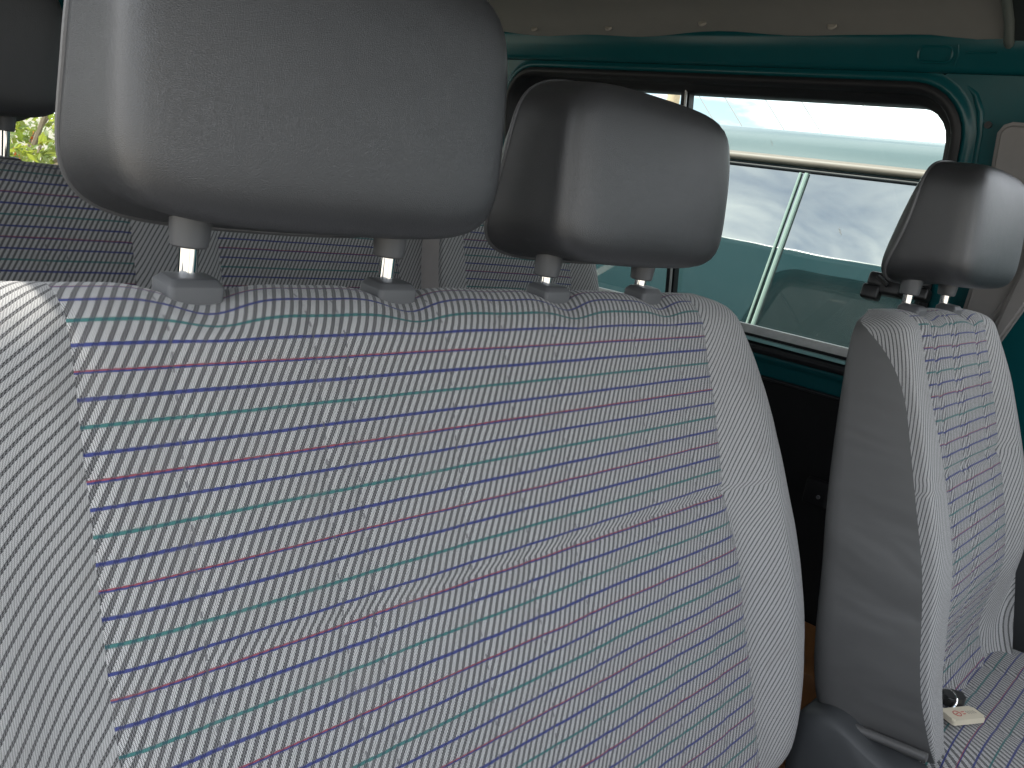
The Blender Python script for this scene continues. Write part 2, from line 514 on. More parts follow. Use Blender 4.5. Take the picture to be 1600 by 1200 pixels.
def backrest(parent, P0, lean, segs, wtab, front, dc, back, h_top, h_bot, r_top, r_bot,
             mats, p_front=3.0, p_back=3.0, yaw=0.0, hshift=None, step=0.008, back_mat=None, uvwarp=None, wfac_r=None, dshift=None, dcshift=None):
    """Upholstered backrest. segs: [(x0, x1, kind)] between the outer bolsters.
    front(x,h) = depth of the front skin; back(h) = thickness behind the parting line dc."""
    F = seat_frame(P0, lean, yaw)
    rows = []
    nt_ = 10
    for i in range(nt_ + 1):
        a = i / nt_ * PI / 2
        rows.append((h_top - r_top * (1 - math.cos(a)), math.sin(a)))
    h = h_top - r_top
    n = max(4, int((h - (h_bot + r_bot)) / step))
    for i in range(1, n):
        rows.append((h - (h - h_bot - r_bot) * i / n, 1.0))
    for i in range(nt_ + 1):
        a = i / nt_ * PI / 2
        rows.append((h_bot + r_bot * (1 - math.sin(a)), math.cos(a)))
    xl, xr = segs[0][0], segs[-1][1]
    cols = []
    NB = 26
    cols_spec = [('bolL', None)]
    for s in segs:
        cols_spec.append(s)
    def col_x(spec, k, n, w):
        if spec == 'L':
            b = k / n
            return -w + (w + xl) * (1 - math.cos(b * PI / 2)) if False else xl - (w + xl) * math.sin((1 - b) * PI / 2)
        if spec == 'R':
            return xr + (w - xr) * math.sin(k / n * PI / 2)
        return spec[0] + (spec[1] - spec[0]) * k / n
    blocks = [('side_bolster', 'L', NB, mats['bolster'])]
    for s in segs:
        blocks.append(('centre_panel' if s[2] == 'panel' else 'divider_panel', s, max(3, int((s[1] - s[0]) / step)), mats['panel'] if s[2] == 'panel' else mats['bolster']))
    blocks.append(('side_bolster', 'R', NB, mats['bolster']))
    def depth(x, hh, w, R, side):
        if wfac_r and x > 0: w = w * wfac_r(hh)
        t = min(1.0, abs(x) / w)
        ds = dshift(hh) if dshift else 0.0
        k = dcshift(hh) if dcshift else 0.0
        if side > 0:
            S = (1 - t ** p_front) ** (1 / p_front)
            return ds + dc + k + (front(x, hh) - dc - k) * S * R
        S = (1 - t ** p_back) ** (1 / p_back)
        return ds + dc + k - max(0.004, back(hh) + k) * S * R
    # reference arc along the middle for V
    V = []
    acc = 0.0
    xm = 0.5 * (segs[0][0] + segs[0][1])
    prev = None
    for hh, R in rows:
        p = F(xm, hh, depth(xm, hh, interp(wtab, hh), R, 1))
        if prev is not None: acc += (p - prev).length
        V.append(-acc); prev = p
    iref = min(range(len(rows)), key=lambda i: abs(rows[i][0] + 0.12))
    off = rows[iref][0] - V[iref]
    V = [v + off for v in V]
    out = []
    for bi, (nm, spec, nn, mat) in enumerate(blocks):
        vs, uv, fs = [], [], []
        for ri, (hh, R) in enumerate(rows):
            w = interp(wtab, hh)
            line = []
            for k in range(nn + 1):
                x = col_x(spec, k, nn, w)
                if wfac_r and x > 0: x *= wfac_r(hh)
                d = depth(x, hh, w, R, 1)
                hs = hshift(x, hh) if hshift else 0.0
                line.append((x, F(x, hh + hs, d)))
            # arc along the row, anchored at the seam
            us = [line[0][0]]
            if spec == 'L':
                us = [xl]
                for k in range(nn - 1, -1, -1):
                    us.insert(0, us[0] - (line[k + 1][1] - line[k][1]).length)
            elif spec == 'R':
                for k in range(1, nn + 1):
                    us.append(us[-1] + (line[k][1] - line[k - 1][1]).length)
            else:
                us = [l[0] for l in line]
            for k in range(nn + 1):
                vs.append(line[k][1])
                u, v = us[k], V[ri]
                if uvwarp: u, v = uvwarp(u, v, line[k][0] + {'L': -1e-3, 'R': 1e-3}.get(spec if isinstance(spec, str) else '', 0.0), hh)
                uv.append((u, v))
        C = nn + 1
        for ri in range(len(rows) - 1):
            for k in range(nn):
                a = ri * C + k
                fs.append((a, a + C, a + C + 1, a + 1))
        out.append(mesh(nm, vs, fs, mat, parent, uv=uv))
    # rear cover: one skin from outline to outline
    vs, fs = [], []
    NC = 60
    for hh, R in rows:
        w = interp(wtab, hh)
        for k in range(NC + 1):
            t = math.sin((k / NC - 0.5) * PI)
            x = w * t
            if wfac_r and x > 0: x *= wfac_r(hh)
            hs = hshift(x, hh) if hshift else 0.0
            vs.append(F(x, hh + hs, depth(x, hh, w, R, -1)))
    C = NC + 1
    for ri in range(len(rows) - 1):
        for k in range(NC):
            a = ri * C + k
            fs.append((a, a + 1, a + C + 1, a + C))
    out.append(mesh('back_cover', vs, fs, back_mat or M_VINYL, parent))
    return F, out

def headrest(parent, c, half, posts_x, z_guide, yaw=0.0, label=None, post_dy=0.008):
    """padded headrest on two chrome posts. c = centre (world), half = (hx, hy, hz)"""
    cx, cy, cz = c
    hx, hy, hz = half
    Rz = Matrix.Rotation(yaw, 3, 'Z')
    n = 22
    vs, fs = [], []
    index = {}
    def shape(d, grow=1.0):
        p, q = 7.0, 6.2
        # rounded outline in x-z, squarer in depth
        a = (abs(d[0]) ** q + abs(d[2]) ** q) ** (1 / q)
        b = (a ** p + abs(d[1]) ** p) ** (1 / p)
        x, y, z = (d[0] / b, d[1] / b, d[2] / b)
        tz = (z + 1) / 2
        # wedge: deep at the bottom, slim at the top; the rear slopes forward
        if y > 0:
            y *= 1.10 - 0.62 * tz
        else:
            y *= 1.0 - 0.26 * tz ** 1.5
            y *= 1 + 0.10 * (1 - x * x) * (1 - z * z)
        if z < 0: z -= 0.15 * max(0.0, y) * (-z)
        z += 0.05 * (1 - x * x) * (1 if z > 0 else -1) * abs(z)
        x *= (1.0 - 0.07 * max(0, z) ** 2 - 0.015 * max(0, -z) ** 3)
        v = Vector((x * hx * grow, y * hy * grow, z * hz * grow))
        return Vector((cx, cy, cz)) + Rz @ v
    def vert(i, j, k):
        key = (i, j, k)
        if key not in index:
            f = lambda t: math.tan((t / n * 2 - 1) * PI / 4)
            index[key] = len(vs)
            vs.append(shape((f(i), f(j), f(k))))
        return index[key]
    for a in range(n):
        for b in range(n):
            for s in (0, n):
                q = [vert(s, a, b), vert(s, a + 1, b), vert(s, a + 1, b + 1), vert(s, a, b + 1)]
                fs.append(q if s else q[::-1])
                q = [vert(a, s, b), vert(a, s, b + 1), vert(a + 1, s, b + 1), vert(a + 1, s, b)]
                fs.append(q if s else q[::-1])
                q = [vert(a, b, s), vert(a + 1, b, s), vert(a + 1, b + 1, s), vert(a, b + 1, s)]
                fs.append(q if s else q[::-1])
    hd = mesh('headrest', vs, fs, M_LEATH, parent)
    if label: hd['label'] = label
    # welt seam round the silhouette near the rear
    pts = []
    for i in range(120):
        t = 2 * PI * i / 120
        pts.append(shape((math.cos(t), 0.60, math.sin(t)), 1.000))
    tube_obj('piping', pts, 0.0021, M_PIPE, hd, 8, True)
    for px in posts_x:
        o = Vector((cx, cy, 0)) + Rz @ Vector((px - cx, post_dy, 0))
        zb = cz - hz
        bm = bmesh.new()
        add_lathe(bm, (o.x, o.y, z_guide - 0.03), [(0.0062, 0), (0.0062, zb - z_guide + 0.045)], 24)
        from_bm('post', bm, M_CHROME, hd)
        bm = bmesh.new()
        add_lathe(bm, (o.x, o.y, zb - 0.0225), [(0.0105, 0), (0.0118, 0.0012), (0.0128, 0.012), (0.0132, 0.034)], 24)
        from_bm('post_sleeve', bm, M_PLAST, hd)
    return hd

def guide(parent, x, y, z, yaw=0.0, tilt=RAD(4), k=0.90):
    bm = bmesh.new()
    R = Matrix.Rotation(yaw, 3, 'Z') @ Matrix.Rotation(tilt, 3, 'X')
    rings = []
    n = 28
    for a, b, zz, rr in ((0.0205, 0.0150, -0.016, 0.0045), (0.0208, 0.0153, 0.0068, 0.0045), (0.0204, 0.0149, 0.0076, 0.0045), (0.0172, 0.0117, 0.0112, 0.004), (0.0166, 0.0111, 0.0116, 0.004), (0.008, 0.0075, 0.0117, 0.003)):
        rings.append([bm.verts.new(Vector((x, y, z)) + R @ Vector((px * k, py * k, zz))) for px, py in rrect(-a, a, -b, b, rr, 6)])
    for a, b in zip(rings[:-1], rings[1:]):
        for i in range(n):
            bm.faces.new((a[i], a[(i + 1) % n], b[(i + 1) % n], b[i]))
    bm.faces.new(rings[-1])
    return from_bm('post_guide', bm, M_PLAST, parent, angle=35)

def cushion(parent, x0, x1, y0, y1, z, mat, th=0.14, uv_rot=True):
    """seat cushion: rounded slab with gentle dish"""
    n, m_ = 60, 60
    vs, uv, fs = [], [], []
    cx, cy = (x0 + x1) / 2, (y0 + y1) / 2
    hx, hy = (x1 - x0) / 2, (y1 - y0) / 2
    for j in range(m_ + 1):
        for i in range(n + 1):
            a = math.sin((i / n - 0.5) * PI); b = math.sin((j / m_ - 0.5) * PI)
            S = max(0.0, (1 - abs(a) ** 6)) ** (1 / 2.5) * max(0.0, (1 - abs(b) ** 8)) ** (1 / 2.5)
            zz = z - th + th * S - 0.012 * (1 - a * a) * S - 0.05 * (b + 1) / 2 * S * 0.6
            for c in (-0.11, -0.02, 0.07):
                zz -= 0.0035 * gauss(a * hx - c, 0.008)
            vs.append((cx + a * hx, cy + b * hy, zz)); uv.append((a * hx, b * hy))
    C = n + 1
    for j in range(m_):
        for i in range(n):
            q = j * C + i
            fs.append((q, q + 1, q + C + 1, q + C))
    return mesh('seat_cushion', vs, fs, mat, parent, uv=uv)

FLOOR_Z = 0.55
LEAN = RAD(20)

# ---- front passenger bench
bench = empty('passenger_bench', (0.52, 0.40, FLOOR_Z))
tag(bench, 'wide grey striped double passenger seat nearest the camera, with two charcoal headrests', 'seat')
BX = 0.52
def bench_front(x, h):
    ax = abs(x)
    d = 0.0
    bul = smooth01(0.345, 0.42, ax)
    amp = interp([(-0.56, 0.018), (-0.45, 0.030), (-0.33, 0.038), (-0.16, 0.026), (-0.06, 0.012), (0.02, 0.004)], h)
    d += amp * bul
    d -= 0.004 * gauss(ax - 0.338, 0.007)
    if ax < 0.34:
        d -= 0.005 * gauss(h + 0.210, 0.006) * (0.6 + 0.4 * x / 0.34)
        d += 0.010 * smooth01(-0.205, -0.30, h)
        for c in BENCH_ST:
            d -= 0.0010 * gauss(x - c, 0.006)
    d += 0.0025 * mnoise.noise(Vector((x * 7, h * 7, 1.3)))
    d += 0.0012 * mnoise.noise(Vector((x * 22, h * 30, 4.1)))
    return d
PX = [0.268 - BX, 0.4305 - BX, 0.6235 - BX, 0.783 - BX]
def bench_hshift(x, h):
    k = smooth01(-0.028, 0.010, h)
    s = -0.009 * sum(gauss(x - p, 0.027) for p in PX) * k
    s += 0.002 * mnoise.noise(Vector((x * 18, 0, 7.7))) * k
    return s
def bench_warp(u, v, x, h):
    if h > -0.21:
        u -= 0.005 * math.exp(-(h + 0.21) / 0.022) * smooth01(-0.45, 0.1, x)
    else:
        u += 0.010 * smooth01(0, 0.06, -0.21 - h) * smooth01(0.0, 0.3, x)
    if x < -0.3385:
        u = 0.82 * u - 0.9 * max(0.0, h + 0.26) ** 2
    elif x > 0.3385:
        u -= 0.30 * v
    return u, v
wt = [(0.020, 0.375), (0.000, 0.425), (-0.035, 0.450), (-0.09, 0.470), (-0.17, 0.482), (-0.31, 0.492), (-0.43, 0.485), (-0.51, 0.455), (-0.57, 0.40)]
F_b, parts_b = backrest(bench, (BX, 0.475, 1.5), LEAN, [(-0.338, 0.338, 'panel')], wt, bench_front, -0.045,
         lambda h: 0.045 + 0.10 * min(0.4, max(0, -h)), 0.020, -0.57, 0.048, 0.05,
         {'panel': M_PANEL, 'bolster': M_BOLST}, p_front=5.0, p_back=4.0, hshift=bench_hshift, step=0.0065, uvwarp=bench_warp)
cushion(bench, 0.04, 0.95, -0.16, 0.30, 0.93, M_PANEL)
box_obj('seat_base', (0.495, 0.08, 0.68), (0.86, 0.40, 0.25), M_VALAN, bench, 0.03)
headrest(bench, (0.343, 0.510, 1.640), (0.146, 0.060, 0.089), (0.268, 0.4305), 1.503, label='larger looking headrest on the bench, nearest the camera')
headrest(bench, (0.702, 0.510, 1.6165), (0.138, 0.060, 0.076), (0.6235, 0.783), 1.503, label='headrest in front of the side window')
for px in PX:
    guide(bench, px + BX - 0.003, 0.510, 1.5000)

# ---- driver seat
DX = 1.250
driver = empty('driver_seat', (DX, 0.25, FLOOR_Z))
tag(driver, 'single driver seat at the far door, grey vinyl side cover and keys on its cushion', 'seat')
def drv_front(x, h):
    ax = abs(x)
    d = 0.011
    bul = smooth01(0.150, 0.190, ax)
    amp = interp([(-0.52, 0.003), (-0.46, 0.006), (-0.38, 0.011), (-0.25, 0.018), (-0.12, 0.014), (-0.04, 0.008), (0.02, 0.004)], h)
    d += amp * bul
    d -= 0.004 * gauss(ax - 0.148, 0.007)
    if ax < 0.15:
        for c in (-0.11, -0.035, -0.015, 0.085):
            d -= 0.004 * gauss(x - c, 0.006)
        d -= 0.006 * gauss(h + 0.195, 0.007)
    d -= 0.038 * smooth01(-0.34, -0.48, h) * (1 - smooth01(0.12, 0.185, -x))
    d += 0.002 * mnoise.noise(Vector((x * 9, h * 9, 2.3)))
    return d
PD = (1.168 - DX, 1.328 - DX)
def drv_hshift(x, h):
    k = smooth01(-0.03, 0.006, h)
    return -0.007 * sum(gauss(x - p, 0.026) for p in PD) * k
def drv_warp(u, v, x, h):
    if x < -0.1485:
        u = -0.148 + (u + 0.148) * 1.7
    if abs(x) < 0.15:
        for c in (-0.11, -0.035, -0.015, 0.085):
            v += 0.0035 * gauss(x - c, 0.006)
    return u, v
wd = [(0.018, 0.165), (0.004, 0.196), (-0.025, 0.210), (-0.10, 0.222), (-0.25, 0.228), (-0.40, 0.230), (-0.50, 0.215), (-0.545, 0.19)]
F_d, parts_d = backrest(driver, (DX, 0.330, 1.51), LEAN, [(-0.148, 0.148, 'panel')], wd, drv_front, 0.006,
         lambda h: interp([(0.02, 0.055), (-0.05, 0.076), (-0.28, 0.126), (-0.50, 0.142)], h), 0.020, -0.525, 0.035, 0.060,
         {'panel': M_PANEL_D, 'bolster': M_BOLST}, p_front=6.0, p_back=14.0, hshift=drv_hshift, step=0.007, uvwarp=drv_warp, wfac_r=lambda h: 1.0 - 0.16 * smooth01(-0.42, -0.53, h), dshift=lambda h: -0.018 * smooth01(-0.27, -0.46, h),
         dcshift=lambda h: -0.052 * max(0.0, min(1.0, (h + 0.13) / 0.135)) ** 2.6)
headrest(driver, (1.250, 0.344, 1.631), (0.131, 0.057, 0.073), (1.168, 1.328), 1.514, label='headrest in front of the grey pillar trim', post_dy=0.019)
for px in PD:
    guide(driver, px + DX - 0.002, 0.354, 1.5125)
cushion(driver, 1.05, 1.52, -0.20, 0.32, 1.056, M_PANEL_D)
box_obj('seat_base', (1.26, 0.03, 0.72), (0.42, 0.36, 0.34), M_VALAN, driver, 0.03)
# recliner valance: rounded slate plastic cover at the hinge
def valance():
    prof = [(0.318, 1.000), (0.300, 1.022), (0.270, 1.030), (0.225, 1.014), (0.180, 1.002), (0.10, 0.990), (0.0, 0.980), (-0.10, 0.93), (-0.10, 0.78), (0.20, 0.76), (0.29, 0.84), (0.315, 0.93)]
    P = []
    for i in range(len(prof)):
        p0, p1, p2, p3 = (prof[(i + k - 1) % len(prof)] for k in range(4))
        for s in range(5):
            t = s / 5
            q = [0.5 * ((2 * p1[a]) + (-p0[a] + p2[a]) * t + (2 * p0[a] - 5 * p1[a] + 4 * p2[a] - p3[a]) * t * t + (-p0[a] + 3 * p1[a] - 3 * p2[a] + p3[a]) * t ** 3) for a in (0, 1)]
            P.append(q)
    cy = sum(p[0] for p in P) / len(P); cz = sum(p[1] for p in P) / len(P)
    vs, fs = [], []
    layers = [(1.055, 1.0), (1.015, 1.0), (1.004, 0.985), (0.998, 0.95), (0.995, 0.85), (0.994, 0.0)]
    for X, s in layers:
        for y, z in P:
            vs.append((X, cy + (y - cy) * s, cz + (z - cz) * s))
    n = len(P)
    for l in range(len(layers) - 1):
        for k in range(n):
            fs.append((l * n + k, l * n + (k + 1) % n, (l + 1) * n + (k + 1) % n, (l + 1) * n + k))
    return mesh('recliner_cover', vs, fs, M_VALAN, driver)
valance()
# rolled lower edge of the vinyl side cover
tube_obj('piping', [F_d(-0.226, -0.478 - 0.03 * t, -0.138 + 0.126 * t) + Vector((-0.001, 0, 0)) for t in [i / 12 for i in range(13)]], 0.0055, M_VINYL, driver, 10)

# ---- rear bench
RX = 0.6225
rear = empty('rear_bench', (RX, 1.2, FLOOR_Z))
tag(rear, 'long rear bench in shade behind the passenger seat, under the rear window', 'seat')
def rear_front(x, h):
    d = 0.0
    for c in (-0.4325, -0.0675, 0.0675, 0.4325):
        d -= 0.004 * gauss(x - c, 0.007)
    d += 0.010 * smooth01(0.44, 0.52, abs(x))
    d += 0.008 * gauss(x, 0.05)
    d += 0.002 * mnoise.noise(Vector((x * 7, h * 7, 5.3)))
    return d
wr = [(0.020, 0.500), (0.0, 0.535), (-0.04, 0.550), (-0.2, 0.560), (-0.6, 0.560)]
backrest(rear, (RX, 1.27, 1.521), LEAN, [(-0.4325, -0.0675, 'panel'), (-0.0675, 0.0675, 'bol'), (0.0675, 0.4325, 'panel')], wr, rear_front, -0.045,
         lambda h: 0.05, 0.018, -0.60, 0.045, 0.05, {'panel': M_PANEL, 'bolster': M_BOLST}, p_front=6.0, p_back=5.0, step=0.012)
cushion(rear, 0.08, 1.08, 0.62, 1.10, 0.96, M_PANEL)
box_obj('seat_base', (0.58, 0.86, 0.70), (0.90, 0.36, 0.28), M_VALAN, rear, 0.03)
headrest(rear, (0.335, 1.318, 1.672), (0.140, 0.056, 0.088), (0.258, 0.414), 1.524, label='headrest at the far left before the rear window')
for px in (0.258, 0.414):
    guide(rear, px, 1.32, 1.516)

# ---- single rear seat with vinyl side
SX, SY = 1.300, 1.165
single = empty('single_rear_seat', (SX, SY, FLOOR_Z), RAD(-8))
tag(single, 'single rear seat with striped backrest and pale vinyl edge, beside the side window', 'seat')
def sgl_front(x, h):
    d = 0.004 + 0.014 * smooth01(0.13, 0.18, x)
    d -= 0.004 * gauss(x - 0.128, 0.007)
    return d + 0.002 * mnoise.noise(Vector((x * 7, h * 7, 8.3)))
ws = [(0.020, 0.150), (0.0, 0.180), (-0.04, 0.196), (-0.15, 0.206), (-0.6, 0.21)]
backrest(single, (SX, SY, 1.512), LEAN, [(-0.150, 0.128, 'panel')], ws, sgl_front, -0.010,
         lambda h: 0.10, 0.018, -0.58, 0.035, 0.05, {'panel': M_PANEL, 'bolster': M_BOLST}, p_front=6.0, p_back=12.0, step=0.012, yaw=RAD(-8), back_mat=M_PALEVINYL)
cushion(single, 1.11, 1.48, 0.62, 1.02, 0.96, M_PANEL)
box_obj('seat_base', (1.30, 0.84, 0.70), (0.30, 0.32, 0.28), M_VALAN, single, 0.03)

# ------------------------------------------------------------------ van shell
van = empty('van_body', (0.75, 0.8, 0.0))
tag(van, 'teal van interior around the seats, with side window, beige headliner and grey pillar trim', 'van')
def wx(z, off=0.0):
    """the side of the van leans inwards towards the roof"""
    return 1.65 - 0.205 * (z - 1.38) + off

def resample(pts, n):
    L = [0.0]
    m = len(pts)
    for i in range(m):
        a, b = pts[i], pts[(i + 1) % m]
        L.append(L[-1] + math.hypot(b[0] - a[0], b[1] - a[1]))
    out = []
    j = 0
    for k in range(n):
        t = L[-1] * k / n
        while L[j + 1] < t: j += 1
        a, b = pts[j % m], pts[(j + 1) % m]
        s = (t - L[j]) / max(1e-9, L[j + 1] - L[j])
        out.append((a[0] + (b[0] - a[0]) * s, a[1] + (b[1] - a[1]) * s))
    return out
def ring_strip(rings, n, start_angle=None):
    """rings: list of (list of (y,z,x)) with equal counts -> verts, faces"""
    vs, fs = [], []
    for r in rings:
        vs += [(x, y, z) for (y, z, x) in r]
    for a in range(len(rings) - 1):
        for k in range(n):
            fs.append((a * n + k, a * n + (k + 1) % n, (a + 1) * n + (k + 1) % n, (a + 1) * n + k))
    return vs, fs

HY0, HY1, HZ0, HZ1 = 0.462, 1.478, 1.342, 1.852      # window opening, inner skin
N = 160
def radial_rect(base, y0, y1, z0, z1):
    cy, cz = (HY0 + HY1) / 2, (HZ0 + HZ1) / 2
    out = []
    for (y, z) in base:
        dy, dz = y - cy, z - cz
        t = 1e9
        if dy > 1e-9: t = min(t, (y1 - cy) / dy)
        if dy < -1e-9: t = min(t, (y0 - cy) / dy)
        if dz > 1e-9: t = min(t, (z1 - cz) / dz)
        if dz < -1e-9: t = min(t, (z0 - cz) / dz)
        out.append((cy + dy * t, cz + dz * t))
    return out
def ringpts(grow, r):
    return rrect(HY0 - grow, HY1 + grow, HZ0 - grow, HZ1 + grow, r + grow, 39)[:160] if False else resample(rrect(HY0 - grow, HY1 + grow, HZ0 - grow, HZ1 + grow, r + grow, 12), N)
base = ringpts(0.0, 0.085)
rings = []
def mk(pts, off): return [(y, z, wx(z, off)) for (y, z) in pts]
outer = radial_rect(ringpts(0.026, 0.085), 0.36, 1.80, 1.288, 1.872)
rings.append(mk(outer, -0.030))
rings.append(mk(ringpts(0.026, 0.085), -0.0300))
rings.append(mk(ringpts(0.022, 0.085), -0.0302))
rings.append(mk(ringpts(0.016, 0.085), -0.034))
rings.append(mk(ringpts(0.011, 0.085), -0.038))
rings.append(mk(ringpts(0.005, 0.085), -0.036))
rings.append(mk(ringpts(0.000, 0.085), -0.028))
rings.append(mk(ringpts(-0.002, 0.085), 0.045))
rings.append(mk(ringpts(0.004, 0.085), 0.052))
vs, fs = ring_strip(rings, N)
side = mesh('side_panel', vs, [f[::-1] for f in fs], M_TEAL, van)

# outer skin of the same side
def outer_skin():
    oring = [mk(ringpts(0.006, 0.085), 0.056), mk(radial_rect(ringpts(0.02, 0.085), 0.26, 2.6, 1.25, 1.915), 0.060)]
    vs, fs = ring_strip(oring, N)
    prof = [(wx(1.25, 0.060), 1.25), (1.76, 1.15), (1.775, 0.9), (1.76, 0.6), (1.72, 0.40)]
    b0 = len(vs)
    ys = [-0.9, 0.3, 1.2, 2.6]
    for X, z in prof:
        for y in ys: vs.append((X, y, z))
    for i in range(len(prof) - 1):
        for j in range(len(ys) - 1):
            q = b0 + i * len(ys) + j
            fs.append((q, q + 1, q + 1 + len(ys), q + len(ys)))
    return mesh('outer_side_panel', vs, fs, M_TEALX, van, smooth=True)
outer_skin()
def sweep_y(name, prof, ys, mat, closed=False, parent=van):
    vs, fs = [], []
    for y in ys:
        for (X, z) in prof: vs.append((X, y, z))
    n = len(prof)
    for j in range(len(ys) - 1):
        for i in range(n if closed else n - 1):
            a = j * n + i; b = j * n + (i + 1) % n
            fs.append((a, b, b + n, a + n))
    return mesh(name, vs, fs, mat, parent)
# roof skin outside
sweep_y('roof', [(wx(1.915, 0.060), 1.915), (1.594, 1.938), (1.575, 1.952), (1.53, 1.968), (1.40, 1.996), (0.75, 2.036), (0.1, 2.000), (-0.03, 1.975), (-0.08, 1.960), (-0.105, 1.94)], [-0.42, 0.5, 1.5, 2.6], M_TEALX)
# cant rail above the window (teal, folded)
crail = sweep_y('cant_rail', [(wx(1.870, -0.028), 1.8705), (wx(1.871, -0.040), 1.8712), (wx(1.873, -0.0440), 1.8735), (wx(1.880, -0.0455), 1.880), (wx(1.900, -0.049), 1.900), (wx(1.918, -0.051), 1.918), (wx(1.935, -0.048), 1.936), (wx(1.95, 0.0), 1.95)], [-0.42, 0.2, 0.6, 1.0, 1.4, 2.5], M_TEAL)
bm = bmesh.new()
add_tube(bm, [(wx(z, -0.0485), y, z) for (y, z) in resample(rrect(0.493, 0.545, 1.884, 1.907, 0.009, 6), 48)], 0.0022, 8, True)
add_tube(bm, [(wx(1.910, -0.050), 0.486, 1.910), (wx(1.895, -0.048), 0.484, 1.895), (wx(1.880, -0.045), 0.487, 1.880)], 0.0022, 8)
add_tube(bm, [(wx(1.899, -0.0485), 0.473 - 0.011 * i, 1.899) for i in range(5)], 0.0018, 8)
from_bm('pressed_bead', bm, M_TEAL, crail)
# rear quarter and front (door) inner skins
def quad_wall(name, y0, y1, z0, z1, off, mat, parent=van, ny=12, nz=12):
    vs, fs = [], []
    for j in range(nz + 1):
        for i in range(ny + 1):
            z = z0 + (z1 - z0) * j / nz; y = y0 + (y1 - y0) * i / ny
            vs.append((wx(z, off), y, z))
    C = ny + 1
    for j in range(nz):
        for i in range(ny):
            q = j * C + i
            fs.append((q, q + C, q + C + 1, q + 1))
    return mesh(name, vs, fs, mat, parent)
quad_wall('quarter_panel', 1.80, 2.52, 0.6, 1.872, -0.030, M_TEAL)
quad_wall('door_panel', -0.6, 0.36, 1.16, 1.56, -0.030, M_TEAL)
quad_wall('door_frame', 0.30, 0.36, 1.56, 1.872, -0.030, M_TEAL)
# raised pillar fold between window and door
bm = bmesh.new()
add_tube(bm, [(wx(z, -0.0265), y, z) for (y, z) in ((0.470, 1.858), (0.452, 1.842), (0.440, 1.818), (0.434, 1.785), (0.432, 1.70), (0.432, 1.55), (0.434, 1.40), (0.438, 1.32))], [0.003, 0.006, 0.007, 0.006, 0.005, 0.005, 0.005, 0.004], 10)
from_bm('pillar_fold', bm, M_TEAL, van)
bm = bmesh.new()
add_lathe(bm, (0, 0, 0), [(0.0055, 0), (0.0055, 0.004)], 16)
for v in bm.verts:
    p = v.co.copy(); v.co = Vector((wx(1.798, -0.0305) - p.z, 0.424 + p.x, 1.798 + p.y))
from_bm('bolt_hole', bm, M_BLACK, van)
# black trim below the window with its edge, latch
quad_wall('door_trim_panel', -0.6, 0.302, 0.56, 1.235, -0.040, M_VALAN)
dt = quad_wall('lower_trim_panel', 0.30, 1.80, 0.56, 1.291, -0.034, M_TRIMBLK)
tube_obj('trim_edge', [(wx(1.291, -0.036), y, 1.2905) for y in (0.36, 0.7, 1.2, 1.8)], 0.004, M_RUBBER, dt)
bm = bmesh.new()
add_box(bm, (wx(1.088, -0.044), 0.593, 1.088), (0.02, 0.05, 0.055), 0.006)
latch = from_bm('door_latch', bm, M_TRIMBLK, van)
bm = bmesh.new()
add_lathe(bm, (0, 0, 0), [(0.004, 0), (0.004, 0.004)], 12)
for v in bm.verts:
    p = v.co.copy(); v.co = Vector((wx(1.083, -0.054) - p.z, 0.585 + p.x, 1.083 + p.y))
from_bm('screw', bm, M_PLAST, latch)

# window in the opening: gasket, slide frame, divider, panes
win = mesh('side_window', *ring_strip([mk(ringpts(0.004, 0.085), -0.040), mk(ringpts(-0.003, 0.085), -0.045), mk(ringpts(-0.010, 0.085), -0.043), mk(ringpts(-0.013, 0.085), -0.034),
     mk(ringpts(-0.013, 0.085), -0.022), mk(ringpts(-0.018, 0.085), -0.018), mk(ringpts(-0.026, 0.085), -0.014), mk(ringpts(-0.028, 0.085), -0.004), mk(ringpts(-0.028, 0.085), 0.024), mk(ringpts(-0.026, 0.085), 0.044)], N), M_RUBBER, van)
def pane(name, y0, y1, off, mat):
    vs = []
    z0, z1 = HZ0 + 0.02, HZ1 - 0.02
    for (y, z) in resample(rrect(y0, y1, z0, z1, 0.07, 8), 72):
        vs.append((wx(z, off), y, z))
    o = mesh(name, vs, [list(range(len(vs)))], mat, win, smooth=False)
    return o
pane('pane', 0.485, 1.025, 0.004, M_GLASS)
pane('pane', 0.985, 1.455, 0.014, M_GLASS)
def bar(name, pts, sec, mat, parent=win):
    """rectangular bar through pts; sec = (along x, along the other axis)"""
    bm = bmesh.new()
    a, b = Vector(pts[0]), Vector(pts[1])
    d = (b - a).normalized()
    u = Vector((1, 0, 0)); u = (u - d * u.dot(d)).normalized()
    w = d.cross(u)
    rings = []
    for p in (a, b):
        rings.append([bm.verts.new(p + u * sx * sec[0] / 2 + w * sy * sec[1] / 2) for sx, sy in ((-1, -1), (1, -1), (1, 1), (-1, 1))])
    for k in range(4):
        bm.faces.new((rings[0][k], rings[0][(k + 1) % 4], rings[1][(k + 1) % 4], rings[1][k]))
    bm.faces.new(rings[0][::-1]); bm.faces.new(rings[1])
    bmesh.ops.bevel(bm, geom=list(bm.edges), offset=min(sec) * 0.2, segments=2, affect='EDGES')
    return from_bm(name, bm, mat, parent)
bar('divider', [(wx(1.375, 0.004), 1.005, 1.375), (wx(1.835, 0.004), 1.005, 1.835)], (0.026, 0.020), M_RUBBER)
bar('divider_channel', [(wx(1.376, -0.012), 0.999, 1.378), (wx(1.834, -0.012), 0.999, 1.832)], (0.005, 0.004), M_ALU)
bar('slide_rail', [(wx(1.379, -0.002), 0.52, 1.379), (wx(1.379, -0.002), 1.42, 1.379)], (0.018, 0.017), M_ALU)
